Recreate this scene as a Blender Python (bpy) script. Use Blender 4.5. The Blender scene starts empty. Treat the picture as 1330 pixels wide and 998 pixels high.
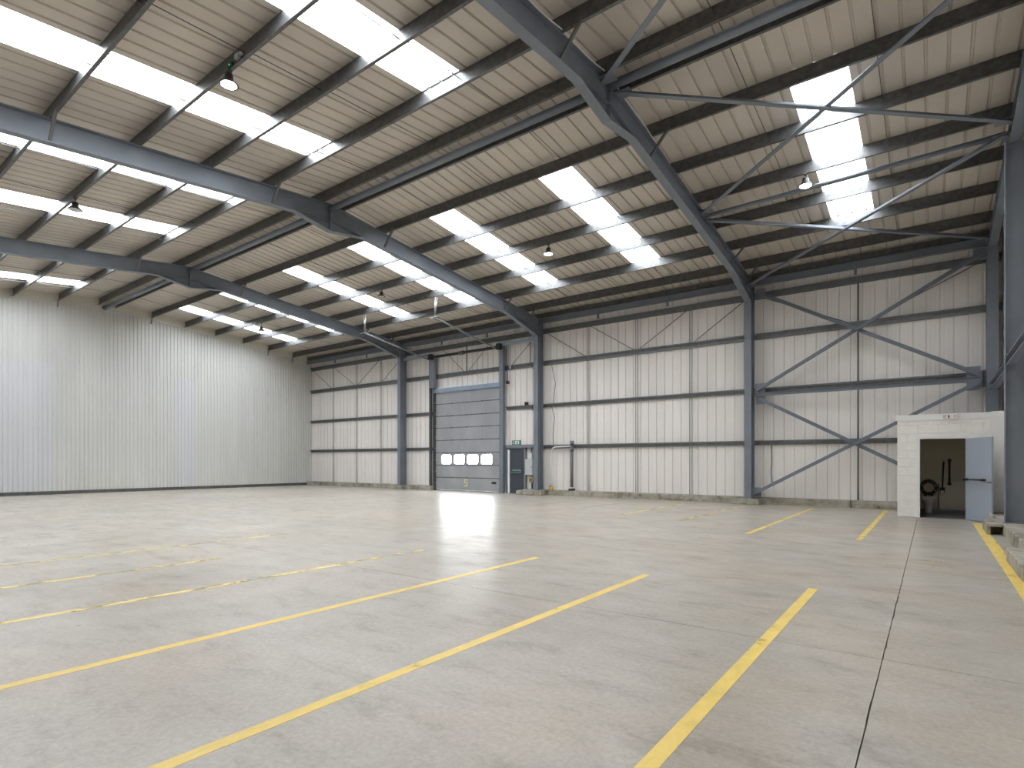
import bpy, math, random
from mathutils import Vector, Matrix
random.seed(7)
SC = bpy.context.scene
COL = SC.collection

# ------------------------------------------------------------------ camera
cam = bpy.data.cameras.new('camera')
cam.sensor_width = 36.0
cam.lens = 36.0 * 731.876 / 1330.0
cam.shift_y = 0.0757
cam.clip_start = 0.05
cam.clip_end = 400
camera = bpy.data.objects.new('camera', cam)
camera.location = (0, 0, 1.5)
camera.rotation_euler = (math.radians(90), 0, math.radians(36.69))
COL.objects.link(camera)
SC.camera = camera

# ------------------------------------------------------------------ sky, light, exposure
world = bpy.data.worlds.new('sky')
SC.world = world
world.use_nodes = True
bg = world.node_tree.nodes['Background']
bg.inputs[0].default_value = (0.955, 0.975, 1.0, 1)
bg.inputs[1].default_value = 26.0
SC.view_settings.view_transform = 'Standard'
SC.view_settings.look = 'None'
SC.view_settings.gamma = 1.0
SC.view_settings.use_curve_mapping = False
SC.view_settings.exposure = 0.90
SC.cycles.max_bounces = 12
SC.cycles.diffuse_bounces = 8
SC.cycles.glossy_bounces = 4
SC.cycles.transparent_max_bounces = 12
SC.cycles.sample_clamp_indirect = 8.0
SC.cycles.caustics_reflective = False
SC.cycles.caustics_refractive = False
SC.cycles.use_denoising = True

# ------------------------------------------------------------------ dimensions (metres, camera foot at 0,0)
RIDGE = 10.1
SLOPE = 0.105
SHEET = 9.385          # underside of the roof sheets at the ridge
PURL = 9.06            # purlin bottoms / rafter tops at the ridge
FRAMES = (-5.19, -14.216, -23.19)
X_END = 1.38           # centre of the gable end frame
X_LEFT, X_RIGHT = -32.1, 1.62
Y_BACK, Y_FRONT = 21.47, -1.27
ROW_R = (10.5, 12.08, 13.69, 15.27, 16.85, 18.41, 20.02)
ROW_L = (9.79, 8.23, 6.63, 5.07, 3.49, 1.91)


def zs(y): return SHEET - SLOPE * abs(y - RIDGE)
def zp(y): return PURL - SLOPE * abs(y - RIDGE)


# ------------------------------------------------------------------ materials
def mat(name, col, rough=0.5, metal=0.0, spec=0.5, emit=None, estr=0.0):
    m = bpy.data.materials.new(name)
    m.use_nodes = True
    b = m.node_tree.nodes['Principled BSDF']
    b.inputs['Base Color'].default_value = (*col, 1)
    b.inputs['Roughness'].default_value = rough
    b.inputs['Metallic'].default_value = metal
    b.inputs['Specular IOR Level'].default_value = spec
    if emit:
        b.inputs['Emission Color'].default_value = (*emit, 1)
        b.inputs['Emission Strength'].default_value = estr
    return m


def nodes(m):
    return m.node_tree.nodes, m.node_tree.links, m.node_tree.nodes['Principled BSDF']


def noise(m, scale, detail=4, stretch=(1, 1, 1), rough=0.6, dist=0.0):
    N, L, b = nodes(m)
    g = N.new('ShaderNodeNewGeometry')
    mp = N.new('ShaderNodeMapping')
    mp.inputs['Scale'].default_value = stretch
    L.new(g.outputs['Position'], mp.inputs['Vector'])
    n = N.new('ShaderNodeTexNoise')
    n.inputs['Scale'].default_value = scale
    n.inputs['Detail'].default_value = detail
    n.inputs['Roughness'].default_value = rough
    n.inputs['Distortion'].default_value = dist
    L.new(mp.outputs[0], n.inputs['Vector'])
    return n.outputs['Fac']


def ramp(m, fac, stops):
    N, L, b = nodes(m)
    r = N.new('ShaderNodeValToRGB')
    e = r.color_ramp.elements
    while len(e) < len(stops): e.new(0.5)
    for k, (p, c) in enumerate(stops):
        e[k].position = p
        e[k].color = (*c, 1) if len(c) == 3 else c
    L.new(fac, r.inputs[0])
    return r.outputs['Color']


def mixc(m, fac, a, b_, mode='MIX'):
    N, L, b = nodes(m)
    x = N.new('ShaderNodeMix')
    x.data_type = 'RGBA'
    x.blend_type = mode
    for v, i in ((fac, 0), (a, 6), (b_, 7)):
        if hasattr(v, 'is_linked'): L.new(v, x.inputs[i])
        elif i == 0: x.inputs[0].default_value = v
        else: x.inputs[i].default_value = (*v, 1)
    return x.outputs[2]


def mottled(name, col, amt=0.12, scale=3.0, rough=0.5, metal=0.0, stretch=(1, 1, 1), spec=0.5):
    m = mat(name, col, rough, metal, spec)
    N, L, b = nodes(m)
    f = noise(m, scale, 5, stretch)
    lo = tuple(c * (1 - amt) for c in col)
    hi = tuple(min(1, c * (1 + amt)) for c in col)
    L.new(ramp(m, f, [(0.3, lo), (0.7, hi)]), b.inputs['Base Color'])
    return m


STEEL = mottled('blue_grey_painted_steel', (0.182, 0.206, 0.243), 0.10, 1.6, 0.42)
STEEL_P = mottled('pale_blue_painted_steel', (0.27, 0.34, 0.44), 0.08, 1.6, 0.45)
GALV = mottled('weathered_galvanised_steel', (0.125, 0.127, 0.128), 0.28, 9.0, 0.42, 0.55)
RAILM = mottled('dull_galvanised_rail', (0.17, 0.178, 0.185), 0.2, 7.0, 0.45, 0.4)
RODM = mat('dark_steel_rod', (0.14, 0.14, 0.145), 0.5, 0.3)
TRACKM = mat('zinc_track', (0.36, 0.37, 0.38), 0.4, 0.7)
BLACK = mat('black_plastic', (0.02, 0.02, 0.022), 0.45)
WHITE = mat('white_gloss_paint', (0.80, 0.80, 0.80), 0.35)
WALLW = mottled('white_wall_lining', (0.80, 0.768, 0.742), 0.05, 0.9, 0.45, 0, (1, 1, 0.25))
ROOFW = mottled('cream_roof_lining', (0.60, 0.552, 0.487), 0.06, 0.7, 0.5, 0, (1, 0.2, 1))
LEFTW = mottled('greenish_white_sheet', (0.592, 0.592, 0.570), 0.06, 0.7, 0.42, 0, (1, 1.5, 0.3))
LEFTB = mottled('bluish_white_sheet', (0.585, 0.590, 0.608), 0.04, 0.7, 0.42, 0, (1, 1.5, 0.3))
CREAM = mottled('cream_flashing', (0.60, 0.575, 0.50), 0.05, 1.0, 0.45)
DOORP = mottled('grey_door_panel', (0.325, 0.34, 0.355), 0.12, 1.3, 0.4, 0, (1, 1, 0.4))
DOORD = mat('dark_door_leaf', (0.045, 0.055, 0.075), 0.42)
LEAFB = mat('pale_blue_grey_door_leaf', (0.33, 0.37, 0.43), 0.4)
BLOCKP = mottled('white_painted_block', (0.85, 0.832, 0.80), 0.04, 5.0, 0.55)
PLAST = mat('plain_white_panel', (0.80, 0.79, 0.755), 0.5)
MAGN = mat('magnolia_room_paint', (0.60, 0.565, 0.46), 0.6)
VINYL = mat('grey_vinyl_floor', (0.16, 0.16, 0.17), 0.4)
CERAM = mat('white_ceramic', (0.75, 0.75, 0.74), 0.12)
BOXG = mat('pale_grey_enclosure', (0.50, 0.53, 0.54), 0.4)
TAN = mat('tan_isolator', (0.38, 0.30, 0.16), 0.5)
GREEN = mat('sign_green', (0.0, 0.16, 0.085), 0.4)
SIGNW = mat('sign_white', (0.82, 0.85, 0.83), 0.4)
YELT = mat('yellow_stencil_paint', (0.72, 0.62, 0.30), 0.5)
YELB = mat('yellow_plug', (0.7, 0.45, 0.02), 0.5)
PINKW = mat('pale_red_print', (0.66, 0.52, 0.53), 0.5)
NAVY = mat('navy_print', (0.04, 0.06, 0.12), 0.5)
LAMPM = mat('lamp_light', (1, 0.95, 0.85), 0.4, emit=(1.0, 0.90, 0.72), estr=45.0)
LENSO = mat('unlit_lamp_lens', (0.6, 0.6, 0.6), 0.25)
ALU = mat('spun_aluminium', (0.30, 0.30, 0.31), 0.35, 0.8)
LED = mat('green_indicator', (0, 0.5, 0.1), 0.4, emit=(0.05, 1, 0.25), estr=0.6)
GROUND = mat('pale_yard_concrete', (0.42, 0.42, 0.40), 0.8)


def see_through(name, tint, share):
    m = bpy.data.materials.new(name)
    m.use_nodes = True
    N, L = m.node_tree.nodes, m.node_tree.links
    N.clear()
    o = N.new('ShaderNodeOutputMaterial')
    t = N.new('ShaderNodeBsdfTransparent')
    t.inputs[0].default_value = (*tint, 1)
    d = N.new('ShaderNodeBsdfPrincipled')
    d.inputs['Base Color'].default_value = (0.8, 0.82, 0.83, 1)
    d.inputs['Roughness'].default_value = 0.35
    x = N.new('ShaderNodeMixShader')
    x.inputs[0].default_value = share
    L.new(t.outputs[0], x.inputs[1])
    L.new(d.outputs[0], x.inputs[2])
    L.new(x.outputs[0], o.inputs[0])
    return m


GRP = see_through('translucent_rooflight', (0.355, 0.365, 0.375), 0.12)
PANE = see_through('clear_acrylic_pane', (0.93, 0.96, 0.97), 0.06)

# concrete floor
CONC = mat('worn_power_floated_concrete', (0.42, 0.4, 0.37), 0.3)
N, L, b = nodes(CONC)
f1 = noise(CONC, 0.33, 7, (1, 1, 1), 0.66, 0.25)
f2 = noise(CONC, 1.9, 10, (0.7, 1.3, 1), 0.74, 0.15)
f3 = noise(CONC, 26.0, 5, (1, 1, 1), 0.75)
f4 = noise(CONC, 0.55, 3, (1, 1, 1), 0.5)
f5 = noise(CONC, 1.3, 9, (0.35, 2.2, 1), 0.72, 0.1)
c1 = ramp(CONC, f1, [(0.30, (0.368, 0.338, 0.292)), (0.52, (0.452, 0.42, 0.368)), (0.72, (0.515, 0.482, 0.428))])
c2 = ramp(CONC, f2, [(0.30, (0.68, 0.66, 0.63)), (0.45, (0.95, 0.945, 0.935)), (0.72, (1.08, 1.08, 1.08))])
c3 = ramp(CONC, f3, [(0.32, (0.82, 0.82, 0.82)), (0.68, (1.12, 1.12, 1.12))])
c4 = ramp(CONC, f4, [(0.36, (1.0, 0.955, 0.90)), (0.55, (1, 1, 1))])
c5 = ramp(CONC, f5, [(0.30, (0.80, 0.79, 0.775)), (0.44, (1, 1, 1))])
c12 = mixc(CONC, 1.0, mixc(CONC, 1.0, mixc(CONC, 1.0, c1, c2, 'MULTIPLY'), c4, 'MULTIPLY'), c5, 'MULTIPLY')
L.new(mixc(CONC, 1.0, c12, c3, 'MULTIPLY'), b.inputs['Base Color'])
L.new(ramp(CONC, f2, [(0.3, (0.42, 0.42, 0.42)), (0.7, (0.27, 0.27, 0.27))]), b.inputs['Roughness'])
bp = N.new('ShaderNodeBump')
bp.inputs['Strength'].default_value = 0.06
bp.inputs['Distance'].default_value = 0.01
L.new(f2, bp.inputs['Height'])
L.new(bp.outputs[0], b.inputs['Normal'])
JOINT = mat('dirty_floor_joint', (0.10, 0.095, 0.085), 0.9)

KERB = mat('rough_grey_concrete', (0.36, 0.34, 0.29), 0.8)
N, L, b = nodes(KERB)
k1 = noise(KERB, 3.5, 7, (1, 1, 1), 0.7)
k2 = noise(KERB, 1.1, 5, (1, 1, 2), 0.6)
kc = ramp(KERB, k1, [(0.33, (0.15, 0.135, 0.11)), (0.47, (0.36, 0.335, 0.285)), (0.7, (0.50, 0.475, 0.42))])
kd = ramp(KERB, k2, [(0.35, (0.72, 0.70, 0.66)), (0.6, (1.0, 1.0, 1.0))])
L.new(mixc(KERB, 1.0, kc, kd, 'MULTIPLY'), b.inputs['Base Color'])
DKERB = mottled('dark_painted_kerb', (0.085, 0.088, 0.09), 0.3, 4.0, 0.6)


def paint(name, keep, col=(0.92, 0.68, 0.17)):
    """yellow floor paint, worn through where the noise is under the threshold"""
    m = mat(name, col, 0.42)
    N, L, b = nodes(m)
    f = noise(m, 5.5, 8, (1, 0.5, 1), 0.72, 0.6)
    g = noise(m, 0.9, 4, (1, 1, 1), 0.6)
    ad = N.new('ShaderNodeMath'); ad.operation = 'MULTIPLY_ADD'
    L.new(g, ad.inputs[0]); ad.inputs[1].default_value = 0.7
    L.new(f, ad.inputs[2])
    r = N.new('ShaderNodeMapRange')
    r.inputs['From Min'].default_value = keep - 0.07
    r.inputs['From Max'].default_value = keep + 0.07
    r.inputs['To Min'].default_value = 0.06
    r.inputs['To Max'].default_value = 0.97
    L.new(ad.outputs[0], r.inputs['Value'])
    c = ramp(m, f, [(0.3, tuple(x * 0.78 for x in col)), (0.6, col)])
    L.new(c, b.inputs['Base Color'])
    L.new(r.outputs[0], b.inputs['Alpha'])
    return m


PAINT_A = paint('fresh_yellow_floor_paint', 0.665)
PAINT_B = paint('worn_yellow_floor_paint', 0.80, (0.88, 0.69, 0.22))
PAINT_C = paint('faint_yellow_floor_paint', 0.98, (0.80, 0.66, 0.28))


# ------------------------------------------------------------------ mesh helpers
class MB:
    def __init__(s):
        s.v, s.f, s.sm = [], [], []

    def add(s, vs, fs, smooth=False):
        o = len(s.v)
        s.v += [tuple(p) for p in vs]
        for f in fs:
            s.f.append(tuple(i + o for i in f))
            s.sm.append(smooth)
        return s

    def box(s, x0, x1, y0, y1, z0, z1):
        x0, x1 = min(x0, x1), max(x0, x1); y0, y1 = min(y0, y1), max(y0, y1); z0, z1 = min(z0, z1), max(z0, z1)
        return s.add([(x0, y0, z0), (x1, y0, z0), (x1, y1, z0), (x0, y1, z0), (x0, y0, z1), (x1, y0, z1), (x1, y1, z1), (x0, y1, z1)],
                     [(0, 3, 2, 1), (4, 5, 6, 7), (0, 1, 5, 4), (1, 2, 6, 5), (2, 3, 7, 6), (3, 0, 4, 7)])

    def cbox(s, x0, x1, y0, y1, z0, z1, c=0.01):
        """box with chamfered edges"""
        X, Y, Z = (x0, x1), (y0, y1), (z0, z1)
        pts = {}
        vs = []
        for i in (0, 1):
            for j in (0, 1):
                for k in (0, 1):
                    sx, sy, sz = (1, -1)[i] * c, (1, -1)[j] * c, (1, -1)[k] * c
                    for a, d in enumerate(((0, sy, sz), (sx, 0, sz), (sx, sy, 0))):
                        pts[(i, j, k, a)] = len(vs)
                        vs.append((X[i] + d[0], Y[j] + d[1], Z[k] + d[2]))
        P = lambda i, j, k, a: pts[(i, j, k, a)]
        fs = []
        q = ((0, 0), (0, 1), (1, 1), (1, 0))
        for i in (0, 1): fs.append(tuple(P(i, j, k, 0) for j, k in (q if i == 0 else q[::-1])))
        for j in (0, 1): fs.append(tuple(P(i, j, k, 1) for i, k in (q[::-1] if j == 0 else q)))
        for k in (0, 1): fs.append(tuple(P(i, j, k, 2) for i, j in (q if k == 0 else q[::-1])))
        for j in (0, 1):
            for k in (0, 1): fs.append((P(0, j, k, 1), P(1, j, k, 1), P(1, j, k, 2), P(0, j, k, 2)))
        for i in (0, 1):
            for k in (0, 1): fs.append((P(i, 0, k, 0), P(i, 1, k, 0), P(i, 1, k, 2), P(i, 0, k, 2)))
        for i in (0, 1):
            for j in (0, 1): fs.append((P(i, j, 0, 0), P(i, j, 1, 0), P(i, j, 1, 1), P(i, j, 0, 1)))
        for i in (0, 1):
            for j in (0, 1):
                for k in (0, 1): fs.append((P(i, j, k, 0), P(i, j, k, 1), P(i, j, k, 2)))
        return s.add(vs, fs)

    def tube(s, p0, p1, r, n=8, r1=None, cap=True):
        p0, p1 = Vector(p0), Vector(p1)
        d = (p1 - p0).normalized()
        a = d.orthogonal().normalized(); c = d.cross(a)
        r1 = r if r1 is None else r1
        o = len(s.v)
        for p, q in ((p0, r), (p1, r1)):
            for k in range(n):
                t = 2 * math.pi * k / n
                s.v.append(tuple(p + (a * math.cos(t) + c * math.sin(t)) * q))
        for k in range(n):
            s.f.append((o + k, o + (k + 1) % n, o + n + (k + 1) % n, o + n + k)); s.sm.append(True)
        if cap:
            s.f.append(tuple(o + k for k in range(n - 1, -1, -1))); s.sm.append(False)
            s.f.append(tuple(o + n + k for k in range(n))); s.sm.append(False)
        return s

    def pipe(s, pts, r, n=8):
        """tube along a polyline with mitred rings, one connected surface"""
        P = [Vector(p) for p in pts]
        o = len(s.v)
        T = []
        for i in range(len(P)):
            if i == 0: t = P[1] - P[0]
            elif i == len(P) - 1: t = P[-1] - P[-2]
            else: t = (P[i + 1] - P[i]).normalized() + (P[i] - P[i - 1]).normalized()
            T.append(t.normalized())
        a = T[0].orthogonal().normalized()
        for i, p in enumerate(P):
            a = (a - T[i] * a.dot(T[i])).normalized()
            c = T[i].cross(a)
            for k in range(n):
                t = 2 * math.pi * k / n
                s.v.append(tuple(p + (a * math.cos(t) + c * math.sin(t)) * r))
        for i in range(len(P) - 1):
            for k in range(n):
                s.f.append((o + i * n + k, o + i * n + (k + 1) % n, o + (i + 1) * n + (k + 1) % n, o + (i + 1) * n + k)); s.sm.append(True)
        s.f.append(tuple(o + k for k in range(n - 1, -1, -1))); s.sm.append(False)
        e = o + (len(P) - 1) * n
        s.f.append(tuple(e + k for k in range(n))); s.sm.append(False)
        return s

    def sweep(s, prof, ends, closed=True):
        """prof: list of 2D points; ends: list of functions (a,b)->xyz, one per station"""
        o = len(s.v); n = len(prof)
        for e in ends:
            for a, b_ in prof: s.v.append(tuple(e(a, b_)))
        m = n if closed else n - 1
        for i in range(len(ends) - 1):
            for k in range(m):
                s.f.append((o + i * n + k, o + i * n + (k + 1) % n, o + (i + 1) * n + (k + 1) % n, o + (i + 1) * n + k)); s.sm.append(False)
        if closed:
            s.f.append(tuple(o + k for k in range(n - 1, -1, -1))); s.sm.append(False)
            s.f.append(tuple(o + (len(ends) - 1) * n + k for k in range(n))); s.sm.append(False)
        return s

    def lathe(s, prof, c, n=20, axis='Z'):
        """prof: (radius, height) points"""
        o = len(s.v)
        for r, h in prof:
            for k in range(n):
                t = 2 * math.pi * k / n
                s.v.append((c[0] + r * math.cos(t), c[1] + r * math.sin(t), c[2] + h))
        for i in range(len(prof) - 1):
            for k in range(n):
                s.f.append((o + i * n + k, o + i * n + (k + 1) % n, o + (i + 1) * n + (k + 1) % n, o + (i + 1) * n + k)); s.sm.append(True)
        return s

    def mesh(s, name, m, org=(0, 0, 0)):
        me = bpy.data.meshes.new(name)
        ox, oy, oz = org
        me.from_pydata([(x - ox, y - oy, z - oz) for x, y, z in s.v], [], s.f)
        me.polygons.foreach_set('use_smooth', s.sm)
        if m: me.materials.append(m)
        me.validate()
        me.update()
        return me


ORG = {}


def build(mb, name, m, parent=None, label=None, cat=None, group=None, kind=None):
    org = ORG.get(parent.name, (0, 0, 0)) if parent else (0, 0, 0)
    o = bpy.data.objects.new(name, mb.mesh(name, m, org))
    COL.objects.link(o)
    if parent:
        o.parent = parent
        ORG[o.name] = org
    tag(o, label, cat, group, kind)
    return o


def tag(o, label=None, cat=None, group=None, kind=None):
    if label: o['label'] = label
    if cat: o['category'] = cat
    if group: o['group'] = group
    if kind: o['kind'] = kind


def thing(name, loc, label, cat, group=None, kind=None):
    o = bpy.data.objects.new(name, None)
    o.location = loc
    o.empty_display_size = 0.2
    COL.objects.link(o)
    ORG[o.name] = tuple(loc)
    tag(o, label, cat, group, kind)
    return o


def struct(name): return thing(name, (0, 0, 0), None, None, None, 'structure')


def ibeam(w, t, h, tw):
    """I profile, (across, down from the top)"""
    a, c = w / 2, tw / 2
    return [(-a, 0), (a, 0), (a, -t), (c, -t), (c, -h + t), (a, -h + t), (a, -h), (-a, -h), (-a, -h + t), (-c, -h + t), (-c, -t), (-a, -t)]


def angle(mb, p0, p1, w=0.11, t=0.012, up=(0, 0, 1)):
    """angle section from p0 to p1: one leg lies along `up`, the other sticks out sideways"""
    p0, p1, up = Vector(p0), Vector(p1), Vector(up)
    d = (p1 - p0).normalized()
    n = (up - d * up.dot(d)).normalized()
    q = d.cross(n)
    prof = [(0, 0), (w, 0), (w, t), (t, t), (t, w), (0, w)]
    return mb.sweep([(a - w / 2, c) for a, c in prof], [lambda a, c, p=p: p + n * a + q * c for p in (p0, p1)])


# ------------------------------------------------------------------ floor, yard and kerbs
floor = struct('floor')
build(MB().box(X_LEFT - 0.6, X_RIGHT + 0.3, Y_FRONT - 0.3, Y_BACK + 0.25, -0.25, -0.014), 'floor_base', JOINT, floor)
xs = (X_LEFT - 0.5, -0.3, X_RIGHT + 0.2)
ys = (Y_FRONT - 0.2, 0.35, 5.1, 9.85, 14.6, 19.35, Y_BACK + 0.2)
for i in range(2):
    for j in range(6):
        y0, y1 = ys[j] + 0.003, ys[j + 1] - 0.003
        n = int((y1 - y0) / 0.12)
        jit = lambda: random.choice((0, 0, 0.001, 0.002, 0.003, 0.007)) * random.random()
        if i == 0: ring = [(xs[0], y0)] + [(xs[1] - 0.003 - jit(), y0 + (y1 - y0) * q / n) for q in range(n + 1)] + [(xs[0], y1)]
        else: ring = [(xs[2], y1)] + [(xs[1] + 0.003 + jit(), y1 - (y1 - y0) * q / n) for q in range(n + 1)] + [(xs[2], y0)]
        n = len(ring)
        mb = MB().add([(p, q, -0.10) for p, q in ring] + [(p, q, 0.0) for p, q in ring],
                      [tuple(range(n - 1, -1, -1)), tuple(range(n, 2 * n))] + [(q, (q + 1) % n, n + (q + 1) % n, n + q) for q in range(n)])
        build(mb, 'concrete_slab', CONC, floor)
# painted bay lines
LINES = [(-1.12, 0.4, 7.45, PAINT_A), (-3.03, 0.4, 7.05, PAINT_A), (-4.95, 0.3, 7.3, PAINT_A), (-6.91, 0.3, 6.75, PAINT_B),
         (-8.83, 0.3, 4.3, PAINT_B), (-10.72, 0.3, 6.6, PAINT_B), (-12.68, 0.3, 4.2, PAINT_C), (-14.6, 0.3, 6.0, PAINT_C),
         (-1.12, 12.55, 20.6, PAINT_A), (-3.07, 12.25, 20.3, PAINT_A), (-5.1, 14.0, 20.3, PAINT_B), (-7.03, 14.6, 20.0, PAINT_B),
         (-8.98, 15.0, 19.0, PAINT_C), (-10.9, 15.0, 19.4, PAINT_C)]
for x, y0, y1, pm in LINES:
    build(MB().box(x - 0.05, x + 0.05, y0, y1, 0.0, 0.0015), 'painted_line', pm, floor)
build(MB().box(0.79, 0.965, 6.0, 17.72, 0.0, 0.0015), 'painted_line', PAINT_A, floor)
build(MB().box(-15.0, -0.8, 20.74, 20.83, 0.0, 0.0015), 'painted_line', PAINT_B, floor)
build(MB().box(-31.86, -31.78, 0.0, 20.4, 0.0, 0.0015), 'painted_line', PAINT_B, floor)
for k in range(3):
    build(MB().box(-0.24, 0.12, 10.1 + 0.42 * k, 10.16 + 0.42 * k, 0.0, 0.0015), 'painted_line', PAINT_C, floor)
build(MB().box(-120, 90, -80, 110, -0.5, -0.26), 'ground', GROUND, None, None, None, None, 'structure')

kb = struct('baseboard_back')
x = X_LEFT
while x < -0.9:
    x1 = min(x + 3.0, -0.8)
    if not (-21.0 < x and x1 < -16.6):
        a, c = x, x1
        for lo, hi in ((a, min(c, -21.02)), (max(a, -15.1), c)):
            if hi - lo > 0.1:
                build(MB().cbox(lo + 0.004, hi - 0.004, 21.1, 21.52, -0.01, 0.235, 0.012), 'kerb_segment', KERB, kb)
    x = x1
kb = struct('baseboard_left')
for k in range(8):
    y0 = -1.2 + k * 2.84
    build(MB().cbox(X_LEFT - 0.3, X_LEFT + 0.035, y0 + 0.003, min(y0 + 2.837, 21.09), -0.01, 0.155, 0.008), 'kerb_segment', DKERB, kb)
kb = struct('baseboard_right')
for y0, y1 in ((-1.2, 2.9), (2.9, 7.0), (7.0, 11.0), (11.0, 15.1), (15.1, 18.55)):
    build(MB().cbox(1.16, 1.75, y0 + 0.004, y1 - 0.004, -0.01, 0.225, 0.014), 'kerb_segment', KERB, kb)

# ------------------------------------------------------------------ roof
SW = 1.028
def rib_profile(x0, x1, up=1, base=0.031, top=0.017, h=0.036, n=3):
    w = x1 - x0; pts = [(x0, 0.0)]
    for k in range(n):
        c = x0 + w * (k + 0.5) / n
        pts += [(c - base, 0), (c - top, h * up), (c + top, h * up), (c + base, 0)]
    pts.append((x1, 0.0))
    return pts

ceiling = struct('ceiling')
LIGHT_K = (0, 6, 10, 14, 18, 23, 27)
EAVE_R, EAVE_L = 21.75, -1.55
mesh_cache = {}
def sheet(x0, ya, yb, m, name):
    key = (round(ya, 3), round(yb, 3), name)
    if key not in mesh_cache:
        mb = MB()
        mb.sweep(rib_profile(-SW, 0), [lambda a, c, y=y: (a, y, zs(y) + c) for y in (ya, yb)], closed=False)
        mesh_cache[key] = mb.mesh(name, m)
    o = bpy.data.objects.new(name, mesh_cache[key])
    o.location = (x0, 0, 0)
    COL.objects.link(o)
    o.parent = ceiling
    return o
portal_spots = []
for k in range(-3, 31):
    xr = -1.29 - SW * k
    for side in (1, -1):
        eave = EAVE_R if side == 1 else EAVE_L
        if k in LIGHT_K:
            a, c = (12.2, 18.46) if side == 1 else (8.26, 1.9)
            sheet(xr, RIDGE, a, ROOFW, 'roof_sheet')
            sheet(xr, a, c, GRP, 'rooflight_sheet')
            sheet(xr, c, eave, ROOFW, 'roof_sheet')
            portal_spots.append((xr - SW / 2, (a + c) / 2, side))
        else:
            sheet(xr, RIDGE, eave, ROOFW, 'roof_sheet')
mb = MB()
for side in (1, -1):
    mb.sweep([(0, 0), (0.3, -0.0315), (0.3, 0.0), (0, 0.03)], [lambda a, c, x=x, sd=side: (x, RIDGE + sd * a, SHEET + 0.055 + c) for x in (X_LEFT - 0.7, 2.1)])
build(mb, 'ridge_capping', ROOFW, ceiling)

for cx, cy, side in portal_spots:
    ld = bpy.data.lights.new('rooflight_portal', 'AREA')
    ld.shape = 'RECTANGLE'; ld.size = SW; ld.size_y = 6.4
    ld.cycles.is_portal = True
    lo = bpy.data.objects.new('rooflight_portal', ld)
    lo.location = (cx, cy, zs(cy) + 0.06)
    lo.rotation_euler = (math.atan(-SLOPE * side), 0, 0)
    COL.objects.link(lo)

# ------------------------------------------------------------------ walls
def wall_sheet_mesh(name, prof, z0, z1f, to, m):
    mb = MB()
    n = len(prof)
    mb.sweep(prof, [lambda a, c: to(a, c, z0), lambda a, c: to(a, c, z1f(a))], closed=False)
    return mb

wb = struct('wall_back')
D_X0, D_X1, D_H = -20.98, -16.62, 5.2
P_X0, P_X1, P_H = -16.28, -15.12, 2.14
x = 1.7
while x > X_LEFT - 0.5:
    xa = x - 1.0
    parts = [(xa, x, 0.1)]
    for (o0, o1, oh) in ((D_X0, D_X1, D_H), (P_X0, P_X1, P_H)):
        new = []
        for p0, p1, pz in parts:
            if p1 <= o0 or p0 >= o1: new.append((p0, p1, pz)); continue
            if p0 < o0: new.append((p0, o0, pz))
            new.append((max(p0, o0), min(p1, o1), oh))
            if p1 > o1: new.append((o1, p1, pz))
        parts = new
    full = [(xa + 0.0, 0)]
    for k in range(3):
        c = xa + (k + 0.5) / 3
        full += [(c - 0.019, 0), (c - 0.010, 0.036), (c + 0.010, 0.036), (c + 0.019, 0)]
        full += [(c + 0.10, 0), (c + 0.108, 0.005), (c + 0.116, 0)] if k < 2 else []
        full += [(c + 0.20, 0), (c + 0.208, 0.005), (c + 0.216, 0)] if k < 2 else []
    full.append((x, 0))
    for p0, p1, pz in parts:
        if p1 - p0 < 0.02: continue
        pr = [q for q in full if p0 < q[0] < p1]
        pr = [(p0, 0)] + [q for q in pr if q[0] > p0 + 1e-4 and q[0] < p1 - 1e-4] + [(p1, 0)]
        mb = MB().sweep(pr, [lambda a, c, z=z: (a, Y_BACK + c, z) for z in (pz, 8.25)], closed=False)
        build(mb, 'cladding_panel', WALLW, wb)
    x = xa
build(MB().box(X_LEFT - 0.6, D_X0, Y_BACK + 0.09, Y_BACK + 0.12, -0.2, 8.3).box(P_X1, X_RIGHT + 0.2, Y_BACK + 0.09, Y_BACK + 0.12, -0.2, 8.3)
      .box(D_X0, D_X1, Y_BACK + 0.09, Y_BACK + 0.12, D_H, 8.3).box(P_X0, P_X1, Y_BACK + 0.09, Y_BACK + 0.12, P_H, 8.3).box(D_X1, P_X0, Y_BACK + 0.09, Y_BACK + 0.12, -0.2, 8.3), 'outer_skin', WALLW, wb)

wl = struct('wall_left')
mbs = {}
for r in range(22):
    y0 = -1.15 + r * 1.03
    y1 = min(y0 + 1.03, 21.48)
    pr = [(y0, 0)]
    for k in range(6):
        c = y0 + (k + 0.5) * 1.03 / 6
        if c + 0.06 < y1: pr += [(c - 0.05, 0), (c - 0.032, -0.032), (c + 0.032, -0.032), (c + 0.05, 0)]
    pr.append((y1, 0))
    lowm = LEFTB if r in (7, 8, 14) else LEFTW
    mb = MB().sweep(pr, [lambda a, c: (X_LEFT + c, a, 0.1), lambda a, c: (X_LEFT + c, a, 5.96)], closed=False)
    build(mb, 'wall_sheet', lowm, wl)
    mb = MB().sweep(pr, [lambda a, c: (X_LEFT - 0.035 + c, a, 5.90), lambda a, c: (X_LEFT - 0.035 + c, a, zs(a) - 0.30)], closed=False)
    build(mb, 'wall_sheet', LEFTW, wl)
mb = MB()
for y0, y1 in ((Y_FRONT, RIDGE), (RIDGE, 21.48)):
    mb.sweep([(-0.1, -0.42), (0.0, -0.42), (0.0, 0.12), (-0.1, 0.12)], [lambda a, c, y=y: (X_LEFT + a, y, zs(y) + c) for y in (y0, y1)])
build(mb, 'top_flashing', CREAM, wl)
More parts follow.
